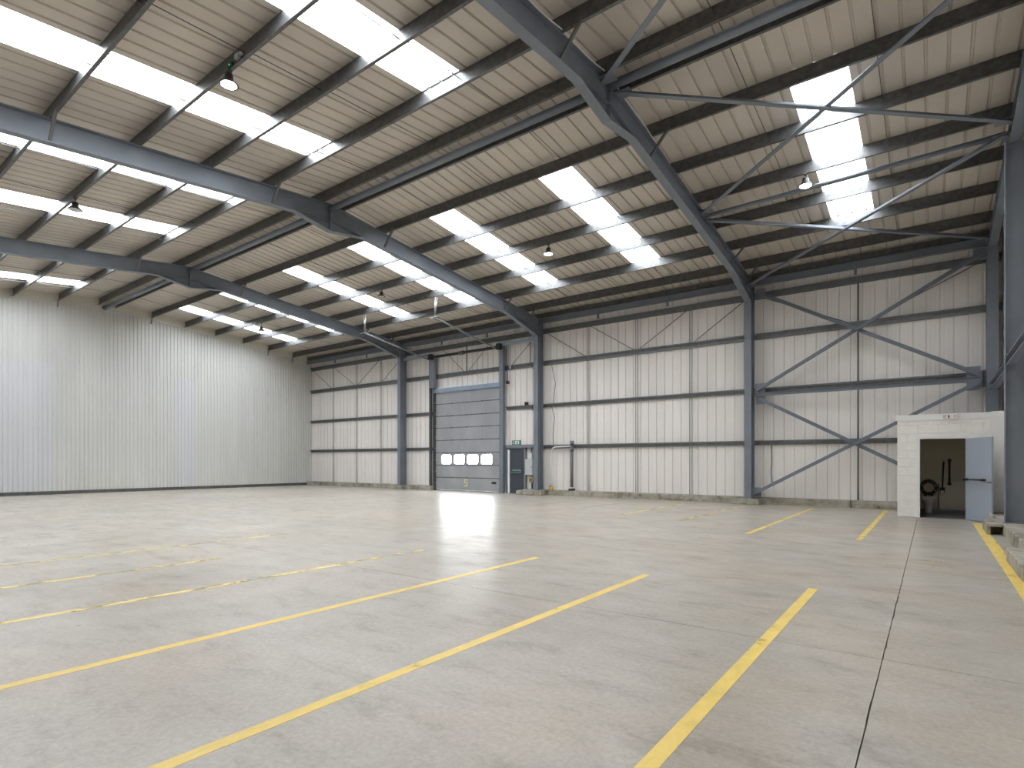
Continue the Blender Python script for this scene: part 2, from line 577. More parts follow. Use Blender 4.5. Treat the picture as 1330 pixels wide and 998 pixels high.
build(MB().box(X_LEFT - 0.14, X_LEFT - 0.11, Y_FRONT - 0.1, Y_BACK + 0.15, -0.2, 8.0)
      .sweep([(0, 0), (0.03, 0), (0.03, 1), (0, 1)], [lambda a, c, y=y: (X_LEFT - 0.14 + a, y, 7.9 + c * (zs(y) + 0.02 - 7.9)) for y in (Y_FRONT - 0.1, RIDGE, Y_BACK + 0.15)]), 'outer_skin', WALLW, wl)

wr = struct('wall_right')
for r in range(23):
    y0 = -1.3 + r
    pr = [(y0, 0)]
    for k in range(3):
        c = y0 + (k + 0.5) / 3
        pr += [(c - 0.03, 0), (c - 0.016, 0.03), (c + 0.016, 0.03), (c + 0.03, 0)]
    pr.append((y0 + 1, 0))
    mb = MB().sweep(pr, [lambda a, c: (X_RIGHT + c, a, 0.1), lambda a, c: (X_RIGHT + c, a, zs(a) + 0.06)], closed=False)
    build(mb, 'cladding_panel', WALLW, wr)
build(MB().box(X_RIGHT + 0.05, X_RIGHT + 0.08, -1.35, Y_BACK + 0.2, -0.25, 7.9), 'outer_skin', WALLW, wr)
wf = struct('wall_front')
for r in range(34):
    x0 = X_LEFT - 0.1 + r
    pr = [(x0, 0)]
    for k in range(3):
        c = x0 + (k + 0.5) / 3
        pr += [(c - 0.03, 0), (c - 0.016, -0.03), (c + 0.016, -0.03), (c + 0.03, 0)]
    pr.append((x0 + 1, 0))
    build(MB().sweep(pr, [lambda a, c, z=z: (a, Y_FRONT + c, z) for z in (-0.05, 8.25)], closed=False), 'cladding_panel', WALLW, wf)

# ------------------------------------------------------------------ portal frames
COL_Y0, COL_Y1, COL_Z = 20.85, 21.30, 0.2
STAY_ROWS = (8.23, 12.08, 18.41, 20.02, 3.49)
def frame(X, label, cw=0.23, rw=0.20, apex=True, base=0.2, stays=True, both=True, depth=0.49, name='portal_frame'):
    f = thing(name, (X, RIDGE, 0), label, 'steel frame', 'steel portal frames across the hall' if apex else None)
    for side in ((1, -1) if both else (1,)):
        my = lambda y: RIDGE + side * (y - RIDGE)
        # column
        pr = ibeam(cw, 0.018, COL_Y1 - COL_Y0, 0.012)
        mb = MB().sweep(pr, [lambda a, c, z=z: (X + a, my(COL_Y0 - c), z) for z in (base, zp(21.1) - 0.02)])
        mb.box(X - cw / 2 - 0.05, X + cw / 2 + 0.05, my(COL_Y0 - 0.04), my(COL_Y1 + 0.02), base, base + 0.02)
        build(mb, 'column', STEEL, f)
        # rafter
        pr = ibeam(rw, 0.016, depth, 0.011)
        mb = MB().sweep(pr, [lambda a, c, y=y: (X + a, my(y), zp(y) + c) for y in (RIDGE, COL_Y0 + 0.02)])
        build(mb, 'rafter', STEEL, f)
        if apex:
            # apex haunch: flange plate and web below the rafter
            y1 = RIDGE + 1.17
            za, zb = zp(RIDGE) - 0.80, zp(y1) - depth
            mb = MB().sweep([(-rw / 2, 0), (rw / 2, 0), (rw / 2, 0.016), (0.006, 0.016), (0.006, 0.05), (-0.006, 0.05), (-0.006, 0.016), (-rw / 2, 0.016)],
                            [lambda a, c, p=p: (X + a, my(p[0]), p[1] + c) for p in ((RIDGE, za), (y1, zb))])
            mb.add([(X - 0.006, my(RIDGE), za), (X - 0.006, my(y1), zb), (X - 0.006, my(RIDGE), zp(RIDGE) - depth + 0.01), (X + 0.006, my(RIDGE), za), (X + 0.006, my(y1), zb), (X + 0.006, my(RIDGE), zp(RIDGE) - depth + 0.01)],
                   [(0, 1, 2), (3, 5, 4), (0, 3, 4, 1), (1, 4, 5, 2), (2, 5, 3, 0)])
            build(mb, 'apex_haunch', STEEL, f)
            y0 = 18.75
            zk = 7.12
            za, zb = zp(y0) - depth, zk
            mb = MB().sweep([(-rw / 2 - 0.005, 0), (rw / 2 + 0.005, 0), (rw / 2 + 0.005, 0.016), (0.006, 0.016), (0.006, 0.05), (-0.006, 0.05), (-0.006, 0.016), (-rw / 2 - 0.005, 0.016)],
                            [lambda a, c, p=p: (X + a, my(p[0]), p[1] + c) for p in ((y0, za), (COL_Y0, zb))])
            zt = zp(COL_Y0) - depth + 0.01
            mb.add([(X - 0.006, my(y0), za), (X - 0.006, my(COL_Y0), zb), (X - 0.006, my(COL_Y0), zt), (X + 0.006, my(y0), za), (X + 0.006, my(COL_Y0), zb), (X + 0.006, my(COL_Y0), zt)],
                   [(0, 1, 2), (3, 5, 4), (0, 3, 4, 1), (1, 4, 5, 2), (2, 5, 3, 0)])
            build(mb, 'eaves_haunch', STEEL, f)
    if apex:
        build(MB().box(X - 0.09, X + 0.09, RIDGE - 0.015, RIDGE + 0.015, zp(RIDGE) - 0.80, zp(RIDGE) - 0.01), 'apex_end_plate', STEEL, f)
        build(MB().box(X - 0.108, X + 0.108, COL_Y0 - 0.02, COL_Y0 - 0.001, 7.1, zp(COL_Y0) - 0.02), 'eaves_end_plate', STEEL, f)
        for sx in (1, -1):
            build(MB().box(X + sx * 0.012, X + sx * 0.108, COL_Y0 + 0.02, COL_Y1 - 0.02, 7.12, 7.135), 'stiffener', STEEL, f)
    if stays:
        for y in STAY_ROWS:
            if y in (20.02,): zb = 7.45
            else: zb = zp(y) - depth + 0.03
            mb = MB()
            angle(mb, (X + 0.10, y + 0.02, zb), (X + 0.55, y + 0.02, zp(y) + 0.06), 0.05, 0.007, (0, 1, 0))
            build(mb, 'rafter_stay', RODM, f)
    return f

F1 = frame(FRAMES[0], 'nearest blue-grey steel portal frame, its apex joined by roof braces')
F2 = frame(FRAMES[1], 'blue-grey portal frame whose column stands right beside the dark exit door')
F3 = frame(FRAMES[2], 'farthest blue-grey portal frame, between roller door and corrugated wall')
FE = frame(X_END, 'lighter steel end frame along the right gable above the toilet cubicle', cw=0.25, rw=0.19, apex=False, base=0.22, stays=False, both=False, depth=0.36, name='end_portal')
FE['group'] = ''
del FE['group']

# gable wind post and strut
gp = thing('wind_post', (1.4, 15.6, 0.22), 'tall blue-grey steel post standing on the kerb right of the toilet cubicle', 'post')
pr = ibeam(0.22, 0.016, 0.37, 0.011)
build(MB().sweep(pr, [lambda a, c, z=z: (1.22 - c, 15.6 + a, z) for z in (0.24, zp(15.6) - 0.36)]), 'post_shaft', STEEL, gp)
build(MB().box(1.18, 1.60, 15.45, 15.75, 0.226, 0.24), 'base_plate', STEEL, gp)
gs = thing('gable_strut', (1.35, 18, 3.6), 'horizontal blue-grey channel running along the right gable past the posts', 'beam')
build(MB().sweep([(0, 0), (0.16, 0), (0.16, 0.2), (0, 0.2), (0, 0.18), (0.145, 0.18), (0.145, 0.02), (0, 0.02)],
      [lambda a, c, y=y: (1.285 + a, y, 3.50 + c) for y in (15.72, 20.80)]), 'strut_channel', STEEL, gs)
build(MB().sweep([(0, 0), (0.16, 0), (0.16, 0.2), (0, 0.2), (0, 0.18), (0.145, 0.18), (0.145, 0.02), (0, 0.02)],
      [lambda a, c, y=y: (1.235 + a, y, 3.50 + c) for y in (8.0, 15.48)]), 'strut_channel', STEEL, gs)

# ------------------------------------------------------------------ purlins with their sag rods
ORD = ('', 'first', 'second', 'third', 'fourth', 'fifth', 'sixth', 'seventh', 'eighth')
def purlin(y, label, group, prev=None, z0=None, h=None):
    z0 = zp(y) if z0 is None else z0
    h = zs(y + 0.065) - z0 - 0.004 if h is None else h
    p = thing('purlin', (-15, y, z0), label, 'purlin', group)
    w, t, lp = 0.065, 0.005, 0.016
    pr = [(-w, lp), (-w, 0), (0, 0), (0, h - t), (w, h - t), (w, h - lp), (w + t, h - lp), (w + t, h), (-t, h), (-t, t), (-w + t, t), (-w + t, lp)]
    yy = y + 0.065
    dz = SLOPE * (-1 if y > RIDGE else 1)
    mb = MB().sweep(pr, [lambda a, c, x=x: (x, yy + a, z0 + c + (a * dz if a > 0.01 else 0)) for x in (X_LEFT + 0.012, X_RIGHT - 0.1)])
    build(mb, 'z_section', GALV, p)
    if prev is not None:
        bays = [(FRAMES[0], X_END), (FRAMES[1], FRAMES[0]), (FRAMES[2], FRAMES[1]), (X_LEFT, FRAMES[2])]
        for b0, b1 in bays:
            fr = (0.5,) if b1 == X_END else (0.25, 0.5, 0.75)
            if b1 == X_END: fr = (0.333, 0.667)
            for q in fr:
                xx = b0 + (b1 - b0) * q
                mb = MB().tube((xx, prev + 0.066, zs(prev) - 0.15), (xx, y + 0.064, zs(y) - 0.10), 0.009, 5)
                build(mb, 'sag_rod', RODM, p)
    # short stay against the far gable
    if y in (8.23, 12.08, 18.41, 20.02):
        mb = MB(); angle(mb, (X_LEFT + 0.02, y + 0.02, zp(y) - 0.30), (X_LEFT + 0.22, y + 0.02, zp(y) + 0.02), 0.04, 0.006, (0, 1, 0))
        build(mb, 'end_stay', RODM, p)
    return p

prev = ROW_L[0]
for k, y in enumerate(ROW_R):
    nm = 'dark galvanised purlin beside the ridge tube, on the slope above the roller door' if k == 0 else \
         f'dark galvanised purlin, {ORD[k]} below the ridge pair, slope above the roller door'
    purlin(y, nm, 'purlins on the slope above the roller door', prev)
    prev = y
prev = None
for k, y in enumerate(ROW_L):
    nm = 'dark galvanised purlin beside the ridge tube, on the slope opposite the roller door' if k == 0 else \
         f'dark galvanised purlin, {ORD[k]} below the ridge pair, slope opposite the roller door'
    purlin(y, nm, 'purlins on the slope away from the roller door', prev)
    prev = y

# eaves purlin, eaves ties, ridge tubes
BAYS = [(FRAMES[0], X_END - 0.12, 'over the crossed wall braces'), (FRAMES[1], FRAMES[0], 'in the second nearest bay'),
        (FRAMES[2], FRAMES[1], 'in the roller door bay'), (X_LEFT, FRAMES[2], 'beside the corrugated wall')]
ep = thing('eaves_purlin', (-15, 21.2, 7.97), 'long dark galvanised purlin right under the roof edge over the back wall', 'purlin')
build(MB().sweep([(0, 0), (0.10, 0), (0.10, 0.014), (0.014, 0.014), (0.014, 0.17), (0.10, 0.16), (0.10, 0.174), (0, 0.186)],
      [lambda a, c, x=x: (x, 21.13 + a, 7.965 + c) for x in (X_LEFT, X_RIGHT - 0.1)]), 'channel', GALV, ep)
for x0, x1, where in BAYS:
    t = thing('eaves_tie', ((x0 + x1) / 2, 21.0, 7.7), 'blue-grey eaves tie beam between column heads ' + where, 'beam', 'eaves tie beams')
    pr = ibeam(0.15, 0.014, 0.21, 0.012)
    build(MB().sweep(pr, [lambda a, c, x=x: (x, 21.07 + a, 7.90 + c) for x in (x0 + 0.02, x1 - 0.02)]), 'tie_section', STEEL, t)
    n = max(2, int((x1 - x0) / 2.3))
    for k in range(1, n):
        xx = x0 + (x1 - x0) * k / n
        build(MB().box(xx - 0.04, xx + 0.04, 21.04, 21.10, 7.5, 7.69), 'hanger_plate', STEEL, t)
    t = thing('ridge_tube', ((x0 + x1) / 2, RIDGE, 8.75), 'round blue-grey ridge tube under the apex ' + where.replace('over the crossed wall braces', 'beside the roof braces'), 'tube', 'ridge tubes')
    xa = x0 + 0.03 if x0 > X_LEFT else X_LEFT + 0.02
    xb = x1 - 0.03 if x1 < 0 else x1
    build(MB().tube((xa, RIDGE + 0.0, 8.93), (xb, RIDGE + 0.0, 8.93), 0.085, 14), 'tube_section', STEEL, t)
    for xx in (xa, xb):
        build(MB().tube((xx - 0.008, RIDGE, 8.93), (xx + 0.008, RIDGE, 8.93), 0.115, 14), 'end_flange', STEEL, t)

# ------------------------------------------------------------------ roof and wall bracing of the right-hand bay
XA, XB = FRAMES[0] + 0.12, X_END - 0.1
def brace(name, p0, p1, label, cat='brace', up=(0, 0, 1), w=0.11, gus=True, gdir='roof'):
    t = thing(name, tuple((Vector(p0) + Vector(p1)) / 2), label, cat)
    mb = MB(); angle(mb, p0, p1, w, 0.012, up)
    build(mb, 'angle_section', STEEL, t)
    if gus:
        for p, q in ((p0, p1), (p1, p0)):
            d = (Vector(q) - Vector(p)).normalized()
            c = Vector(p) + d * 0.12
            if gdir == 'roof': g = MB().box(c.x - 0.16, c.x + 0.16, c.y - 0.14, c.y + 0.14, c.z - 0.005, c.z + 0.005)
            else: g = MB().box(c.x - 0.16, c.x + 0.16, c.y - 0.007, c.y + 0.003, c.z - 0.17, c.z + 0.17)
            build(g, 'gusset_plate', STEEL, t)
    return t
zr = lambda y: zp(y) - 0.20
brace('roof_brace', (XA - 0.08, 9.95, zr(10.1) + 0.08), (XB, 4.9, zr(4.9) + 0.05), 'roof brace rising from the near frame apex out of the top of the picture')
brace('roof_brace', (XA, 10.4, zr(10.5) + 0.12), (XB, 15.1, zr(15.2) + 0.02), 'roof brace from the near frame apex down to the head of the wind post')
brace('roof_brace', (XA, 15.7, zr(15.7) + 0.12), (XB, 10.5, zr(10.5) + 0.12), 'roof brace from mid rafter up across the rooflight to the gable apex')
brace('roof_brace', (XA, 16.1, zr(16.1) + 0.1), (XB, 20.6, zr(20.6)), 'roof brace from mid rafter down to the gable corner column head')
brace('roof_brace', (XA - 0.1, 20.7, zr(20.6) - 0.12), (XB, 15.6, zr(15.6) + 0.06), 'roof brace from the near column head up to the wind post head')
t = thing('roof_strut', ((XA + XB) / 2, 15.9, zr(15.9)), 'round steel roof strut from mid rafter straight across to the wind post head', 'tube')
build(MB().tube((XA, 15.9, zr(15.9) + 0.12), (XB, 15.75, zr(15.6) + 0.12), 0.057, 12), 'tube_section', STEEL, t)
for xx in (XA, XB): build(MB().box(xx - 0.09, xx + 0.09, 15.72, 15.98, zr(15.9) + 0.114, zr(15.9) + 0.126), 'gusset_plate', STEEL, t)

YB = 21.0
WA, WB = FRAMES[0] + 0.17, 1.12
wup = (0, 0, 1)
brace('wall_brace', (WA + 0.1, YB, 4.0), (WB + 0.1, YB, 7.52), 'upper wall brace rising from the near column to the gable corner head', 'brace', wup, 0.12, True, 'wall')
brace('wall_brace', (WA + 0.1, YB + 0.05, 7.45), (WB - 0.05, YB + 0.05, 4.02), 'upper wall brace falling from the near column head to the corner gusset', 'brace', wup, 0.12, True, 'wall')
brace('wall_brace', (WA + 0.1, YB + 0.05, 3.74), (WB + 0.0, YB + 0.05, 0.33), 'lower wall brace falling from the near column down behind the toilet cubicle', 'brace', wup, 0.11, True, 'wall')
brace('wall_brace', (WA - 0.02, YB, 0.36), (WB - 0.05, YB, 3.78), 'lower wall brace rising from the near column foot over the toilet cubicle', 'brace', wup, 0.11, True, 'wall')
t = thing('wall_strut', (-2, YB, 3.9), 'horizontal blue-grey channel strut at mid height between crossed wall braces', 'beam')
build(MB().sweep([(0, 0), (0.10, 0), (0.10, 0.012), (0.012, 0.012), (0.012, 0.16), (0.10, 0.16), (0.10, 0.172), (0, 0.172)],
      [lambda a, c, x=x: (x, YB + 0.04 - a * 0.7, 3.79 + c * 0.76) for x in (WA, WB + 0.08)]), 'strut_channel', STEEL, t)
build(MB().box(WB - 0.16, WB + 0.14, YB + 0.055, YB + 0.067, 3.64, 4.12), 'corner_gusset', STEEL, t)
build(MB().box(WB + 0.02, WB + 0.035, YB - 0.07, YB + 0.055, 3.62, 4.14), 'stiffener_plate', STEEL, t)

# ------------------------------------------------------------------ wall rails with sag rods
def rail(x0, x1, z0, z1, label, rods=(), rod_top=None, diag=()):
    t = thing('sheeting_rail', ((x0 + x1) / 2, 21.35, z0), label, 'wall rail', 'wall rails of the back wall')
    y0, y1, q = 21.305, 21.465, 0.005
    h = z1 - z0
    pr = [(0, 0.018), (0, 0), (y1 - y0 - 0.06, 0), (y1 - y0 - 0.06, h - q), (y1 - y0, h - q), (y1 - y0, h), (y1 - y0 - 0.06 - q, h), (y1 - y0 - 0.06 - q, q), (q, q), (q, 0.018)]
    # Zed with its inner flange at the top, as the photograph shows a lit top lip
    pr = [(0, h - 0.055), (0, h), (0.09, h), (0.09, q), (0.16, q), (0.16, 0), (0.085, 0), (0.085, h - q), (q, h - q), (q, h - 0.055)]
    build(MB().sweep(pr, [lambda a, c, x=x: (x, y0 + a, z0 + c) for x in (x0, x1)]), 'zed_section', RAILM, t)
    for xx in rods:
        for dx, rr in (((-0.045, 0.011), (0.045, 0.011)) if len(rods) > 1 else ((0.0, 0.024),)):
            build(MB().tube((xx + dx, 21.40, z1 - 0.01), (xx + dx, 21.40, rod_top), rr, 5), 'sag_rod', RODM, t)
    for xa, xb in diag:
        build(MB().tube((xa, 21.37, z1), (xb, 21.37, rod_top), 0.014, 5), 'diagonal_rod', RODM, t)
    return t

RZ = ((2.085, 2.245), (3.95, 4.11), (5.86, 6.05), (7.30, 7.50))
LEV = ('lowest', 'second lowest', 'third lowest', 'topmost')
def rods(x0, x1): return [x0 + (x1 - x0) * q for q in (0.25, 0.5, 0.75)]
HB = 9.01
RB = {'in the bay with crossed wall braces': (FRAMES[0] + 0.0, X_RIGHT - 0.02, [-1.92]),
      'between exit door column and near column': (FRAMES[1], FRAMES[0], [-11.87, -9.62, -7.4]),
      'next to the corrugated wall': (X_LEFT + 0.02, FRAMES[2], [-29.75, -27.5, -25.3])}
for where, (x0, x1, rd) in RB.items():
    for k in range(4):
        nxt = RZ[k + 1][0] + 0.01 if k < 3 else 7.9
        dg = ()
        if k == 2 and len(rd) == 3:
            dg = ((rd[0] - 0.12, x0 + 0.25), (rd[1] - 0.12, rd[0] + 0.12), (rd[1] + 0.12, rd[2] - 0.12), (rd[2] + 0.12, x1 - 0.25))
        elif k == 2:
            dg = ((-2.2, x0 + 0.4), (-1.6, x1 - 0.5))
        t = rail(x0 + 0.001, x1 - 0.001, RZ[k][0], RZ[k][1], f'{LEV[k]} galvanised wall rail {where}', rd if k < 3 else (), nxt, dg)
        if k == 0:
            for xx in rd:
                for dx, rr in (((-0.045, 0.011), (0.045, 0.011)) if len(rd) > 1 else ((0.0, 0.024),)):
                    build(MB().tube((xx + dx, 21.40, 0.235), (xx + dx, 21.40, RZ[0][0] + 0.01), rr, 5), 'sag_rod', RODM, t)
for k in range(3):
    rail(FRAMES[2] + 0.001, D_X0 - 0.10, RZ[k][0], RZ[k][1], f'{LEV[k]} short galvanised wall rail left of the roller door')
rail(D_X0 - 0.09, D_X1 + 0.09, RZ[2][0], RZ[2][1], 'galvanised wall rail just above the roller door opening', [-18.8], 7.31, ((-18.95, -20.4), (-18.65, -17.2)))
rail(D_X1 + 0.1, FRAMES[1] - 0.001, RZ[2][0], RZ[2][1], 'upper short galvanised wall rail between roller door and column', (), 7.31, ((-15.95, -14.5),))
rail(D_X1 + 0.36, FRAMES[1] - 0.001, RZ[1][0], RZ[1][1], 'short galvanised wall rail at mid height above the exit sign')
rail(FRAMES[2] + 0.001, FRAMES[1] - 0.001, RZ[3][0], RZ[3][1], 'topmost galvanised wall rail in the roller door bay')

# ------------------------------------------------------------------ roller (sectional) door
d1 = struct('door_1')
YD = 21.40
JZ = (0.02, 0.672, 1.31, 1.95, 2.60, 3.24, 3.855, 4.49, 5.13)
WINS = ((-20.54, -19.82), (-19.66, -18.92), (-18.76, -18.02), (-17.86, -17.12))
for k in range(8):
    z0, z1 = JZ[k] + 0.013, JZ[k + 1] - 0.013
    if k != 2:
        mb = MB().cbox(-20.95, -16.65, YD, YD + 0.045, z0, z1, 0.006)
        p = build(mb, 'door_panel', DOORP, d1)
    else:
        wz0, wz1 = 1.36, 1.86
        mb = MB()
        mb.box(-20.95, -16.65, YD, YD + 0.045, z0, wz0).box(-20.95, -16.65, YD, YD + 0.045, wz1, z1)
        xx = -20.95
        for w0, w1 in WINS:
            mb.box(xx, w0, YD, YD + 0.045, wz0, wz1); xx = w1
        mb.box(xx, -16.65, YD, YD + 0.045, wz0, wz1)
        p = build(mb, 'door_panel', DOORP, d1)
        for w0, w1 in WINS:
            # rounded frame ring
            def rr(x0, x1, za, zb, r, n=5):
                pts = []
                for cx, cz, a0 in ((x1 - r, zb - r, 0), (x0 + r, zb - r, 90), (x0 + r, za + r, 180), (x1 - r, za + r, 270)):
                    for q in range(n + 1):
                        a = math.radians(a0 + 90 * q / n)
                        pts.append((cx + r * math.cos(a), cz + r * math.sin(a)))
                return pts
            outer, inner = rr(w0 - 0.035, w1 + 0.035, wz0 - 0.035, wz1 + 0.035, 0.11), rr(w0 + 0.012, w1 - 0.012, wz0 + 0.012, wz1 - 0.012, 0.11)
            n = len(outer)
            vs, fs = [], []
            for y in (YD - 0.018, YD + 0.06):
                vs += [(a, y, c) for a, c in outer] + [(a, y, c) for a, c in inner]
            for q in range(n):
                r_ = (q + 1) % n
                fs += [(q, r_, n + r_, n + q), (2 * n + q, 3 * n + q, 3 * n + r_, 2 * n + r_), (q, 2 * n + q, 2 * n + r_, r_), (n + q, n + r_, 3 * n + r_, 3 * n + q)]
            build(MB().add(vs, fs), 'window_frame', DOORP, p)
            build(MB().add([(a, YD + 0.02, c) for a, c in inner], [tuple(range(n))]), 'window_pane', PANE, p)
    build(MB().box(-20.95, -16.65, YD + 0.02, YD + 0.045, JZ[k + 1] - 0.0128, JZ[k + 1] + 0.0128), 'joint_seal', BLACK, p)
    # hinges along the upper joint
    if 0 < k:
        for hx in (-20.9, -19.8, -18.8, -17.8, -16.72):
            build(MB().box(hx - 0.04, hx + 0.04, YD - 0.014, YD, JZ[k] - 0.03, JZ[k] + 0.03), 'hinge', RODM, p)
    if k == 0:
        # stencilled figure 5 and the lifting handle recess
        bars = [(-18.965, -18.735, 0.545, 0.60), (-18.965, -18.905, 0.43, 0.535), (-18.965, -18.855, 0.395, 0.425), (-18.845, -18.735, 0.395, 0.45), (-18.795, -18.735, 0.30, 0.385), (-18.965, -18.735, 0.245, 0.292)]
        mb = MB()
        for a, c, e, g in bars: mb.box(a, c, YD - 0.003, YD, e, g)
        s5 = build(mb, 'stencilled_numeral', YELT, p, 'yellow stencilled figure 5')
        build(MB().box(-17.17, -16.90, YD - 0.02, YD, 0.40, 0.51), 'lifting_handle', BLACK, p)
for xa, xb in ((-21.02, -20.94), (-16.66, -16.58)): build(MB().box(xa, xb, YD + 0.05, YD + 0.08, 0.0, 5.25), 'side_seal', BLACK, d1)
build(MB().box(-20.95, -16.65, YD - 0.005, YD + 0.05, 0.0, 0.03), 'bottom_seal', BLACK, d1)
build(MB().box(-21.0, -16.6, 21.30, YD - 0.004, 5.09, 5.30), 'lintel', STEEL_P, d1)
for sx, xa, xb in ((-1, -21.10, -20.96), (1, -16.65, -16.51)):
    build(MB().sweep([(0, 0), (0.14, 0), (0.14, 0.09), (0.115, 0.09), (0.115, 0.02), (0.0, 0.02)],
          [lambda a, c, z=z, xa=xa, xb=xb, sx=sx: ((xa + a) if sx < 0 else (xb - a), 21.33 + c, z) for z in (0.0, 6.95)]), 'door_track', GALV, d1)
build(MB().box(-16.50, -16.28, 21.12, 21.30, 0.0, 7.02), 'door_post', STEEL, d1)
build(MB().box(-21.12, -20.80, 21.12, 21.30, 5.35, 6.95), 'door_post', STEEL, d1)
build(MB().box(-21.20, -21.10, 21.15, 21.30, 0.0, 6.95), 'door_post', GALV, d1)
build(MB().tube((-20.85, 21.02, 6.92), (-16.55, 21.02, 6.92), 0.07, 12), 'spring_drum', BLACK, d1)
build(MB().tube((-18.95, 21.02, 6.92), (-18.65, 21.02, 6.92), 0.10, 12), 'drum_coupling', GALV, d1)
for xx in (-20.95, -16.42): build(MB().box(xx - 0.12, xx + 0.12, 20.92, 21.12, 6.80, 7.08), 'bearing_bracket', BLACK, d1)
for xa, xb in ((FRAMES[2] + 0.1, -21.1), (-16.28, FRAMES[1] - 0.1)):
    build(MB().box(xa, xb, 21.05, 21.17, 6.98, 7.12), 'head_beam', STEEL_P, d1)
for xx, ye, ze in ((-21.15, 16.93, 7.5), (-16.55, 16.85, 7.5)):
    mb = MB(); angle(mb, (xx, 21.0, 6.86), (xx, ye, ze), 0.06, 0.008, (0, 0, 1))
    build(mb, 'lift_track', TRACKM, d1)
    build(MB().box(xx - 0.35, xx + 0.35, ye - 0.02, ye + 0.02, ze - 0.02, ze + 0.02), 'track_spreader', TRACKM, d1)
    for dx in (-0.06, 0.06):
        build(MB().tube((xx + dx * 0.3, ye, ze), (xx + dx, 16.92, zp(16.85) + 0.0), 0.014, 6), 'track_hanger', TRACKM, d1)
for k in range(9):
    build(MB().box(-21.02, -20.93, YD - 0.05, YD - 0.005, 0.35 + 0.6 * k, 0.42 + 0.6 * k), 'roller_bracket', TRACKM, d1)
# daylight sampling guide for the door panes
for w0, w1 in WINS:
    ld = bpy.data.lights.new('pane_portal', 'AREA'); ld.shape = 'RECTANGLE'; ld.size = w1 - w0; ld.size_y = 0.5
    ld.cycles.is_portal = True
    lo = bpy.data.objects.new('pane_portal', ld)
    lo.location = ((w0 + w1) / 2, YD + 0.055, 1.61); lo.rotation_euler = (math.radians(-90), 0, 0)
    COL.objects.link(lo)

# ------------------------------------------------------------------ exit door
d2 = struct('door_2')
YP = 21.33
build(MB().box(-16.28, -16.13, YP, YP + 0.12, 0, 2.12).box(-15.20, -15.12, YP, YP + 0.12, 0, 2.12).box(-16.28, -15.12, YP, YP + 0.12, 2.10, 2.14), 'door_frame', STEEL, d2)
build(MB().box(-16.28, FRAMES[1] - 0.02, 21.28, 21.46, 2.14, 2.28), 'head_beam', STEEL, d2)
build(MB().box(-16.30, -15.08, 21.49, 21.52, 0, 2.20), 'light_stop_sheet', DOORD, d2)  # added sheet behind the opening, stops daylight leaking round the leaf
leaf = build(MB().cbox(-16.03, -15.20, YP + 0.03, YP + 0.08, 0.01, 2.09, 0.004), 'door_leaf', DOORD, d2)
build(MB().box(-16.13, -16.03, YP - 0.02, YP + 0.08, 0.01, 2.05), 'daylight_edge_strip', WHITE, d2)  # white strip stands in for daylight reflected at the leaf edge
build(MB().pipe([(-15.98, YP + 0.03, 0.98), (-15.98, YP - 0.07, 0.98), (-15.36, YP - 0.07, 0.98), (-15.34, YP - 0.07, 1.0), (-15.34, YP - 0.07, 1.08), (-15.34, YP + 0.03, 1.08)], 0.016, 8), 'push_bar', TRACKM, leaf)
build(MB().box(-15.88, -15.42, YP + 0.024, YP + 0.03, 1.04, 1.14), 'push_bar_sign', GREEN, leaf, 'green push bar sign')
def text(body, size, loc, rot, m, parent, name='lettering'):
    cu = bpy.data.curves.new(name, 'FONT'); cu.body = body; cu.size = size; cu.align_x = 'CENTER'; cu.extrude = 0.001
    tmp = bpy.data.objects.new(name, cu); COL.objects.link(tmp)
    dg = bpy.context.evaluated_depsgraph_get()
    me = bpy.data.meshes.new_from_object(tmp.evaluated_get(dg))
    bpy.data.objects.remove(tmp)
    me.transform(Matrix.Translation(loc) @ Matrix.Rotation(rot[2], 4, 'Z') @ Matrix.Rotation(rot[0], 4, 'X'))
    org = ORG.get(parent.name, (0, 0, 0))
    me.transform(Matrix.Translation([-q for q in org]))
    me.materials.clear(); me.materials.append(m)
    o = bpy.data.objects.new(name, me); COL.objects.link(o); o.parent = parent; ORG[o.name] = org
    return o

ex = thing('exit_sign', (-15.73, 21.44, 2.38), 'small green and white emergency exit sign above the dark exit door', 'sign')
build(MB().box(-15.97, -15.49, 21.436, 21.465, 2.285, 2.495), 'sign_plate', GREEN, ex)
mb = MB()
yy0, yy1 = 21.432, 21.436
def quad(mb, pts): mb.add([(a, yy0, c) for a, c in pts] + [(a, yy1, c) for a, c in pts], [tuple(range(len(pts))), tuple(range(2 * len(pts) - 1, len(pts) - 1, -1))] + [(i, (i + 1) % len(pts), len(pts) + (i + 1) % len(pts), len(pts) + i) for i in range(len(pts))])
# running figure
quad(mb, [(-15.895 + 0.02 * math.cos(a * 0.785), 2.462 + 0.02 * math.sin(a * 0.785)) for a in range(8)])
quad(mb, [(-15.915, 2.435), (-15.885, 2.44), (-15.865, 2.375), (-15.90, 2.37)])
quad(mb, [(-15.90, 2.375), (-15.868, 2.378), (-15.90, 2.33), (-15.945, 2.315), (-15.948, 2.33), (-15.918, 2.345)])
quad(mb, [(-15.885, 2.375), (-15.865, 2.378), (-15.835, 2.345), (-15.85, 2.305), (-15.868, 2.31), (-15.858, 2.343)])
quad(mb, [(-15.89, 2.435), (-15.885, 2.42), (-15.845, 2.40), (-15.84, 2.412)])
build(mb, 'running_figure', SIGNW, ex)
mb = MB(); quad(mb, [(-15.80, 2.31), (-15.66, 2.31), (-15.66, 2.47), (-15.80, 2.47)]); build(mb, 'door_symbol', SIGNW, ex)
yy0 = 21.430
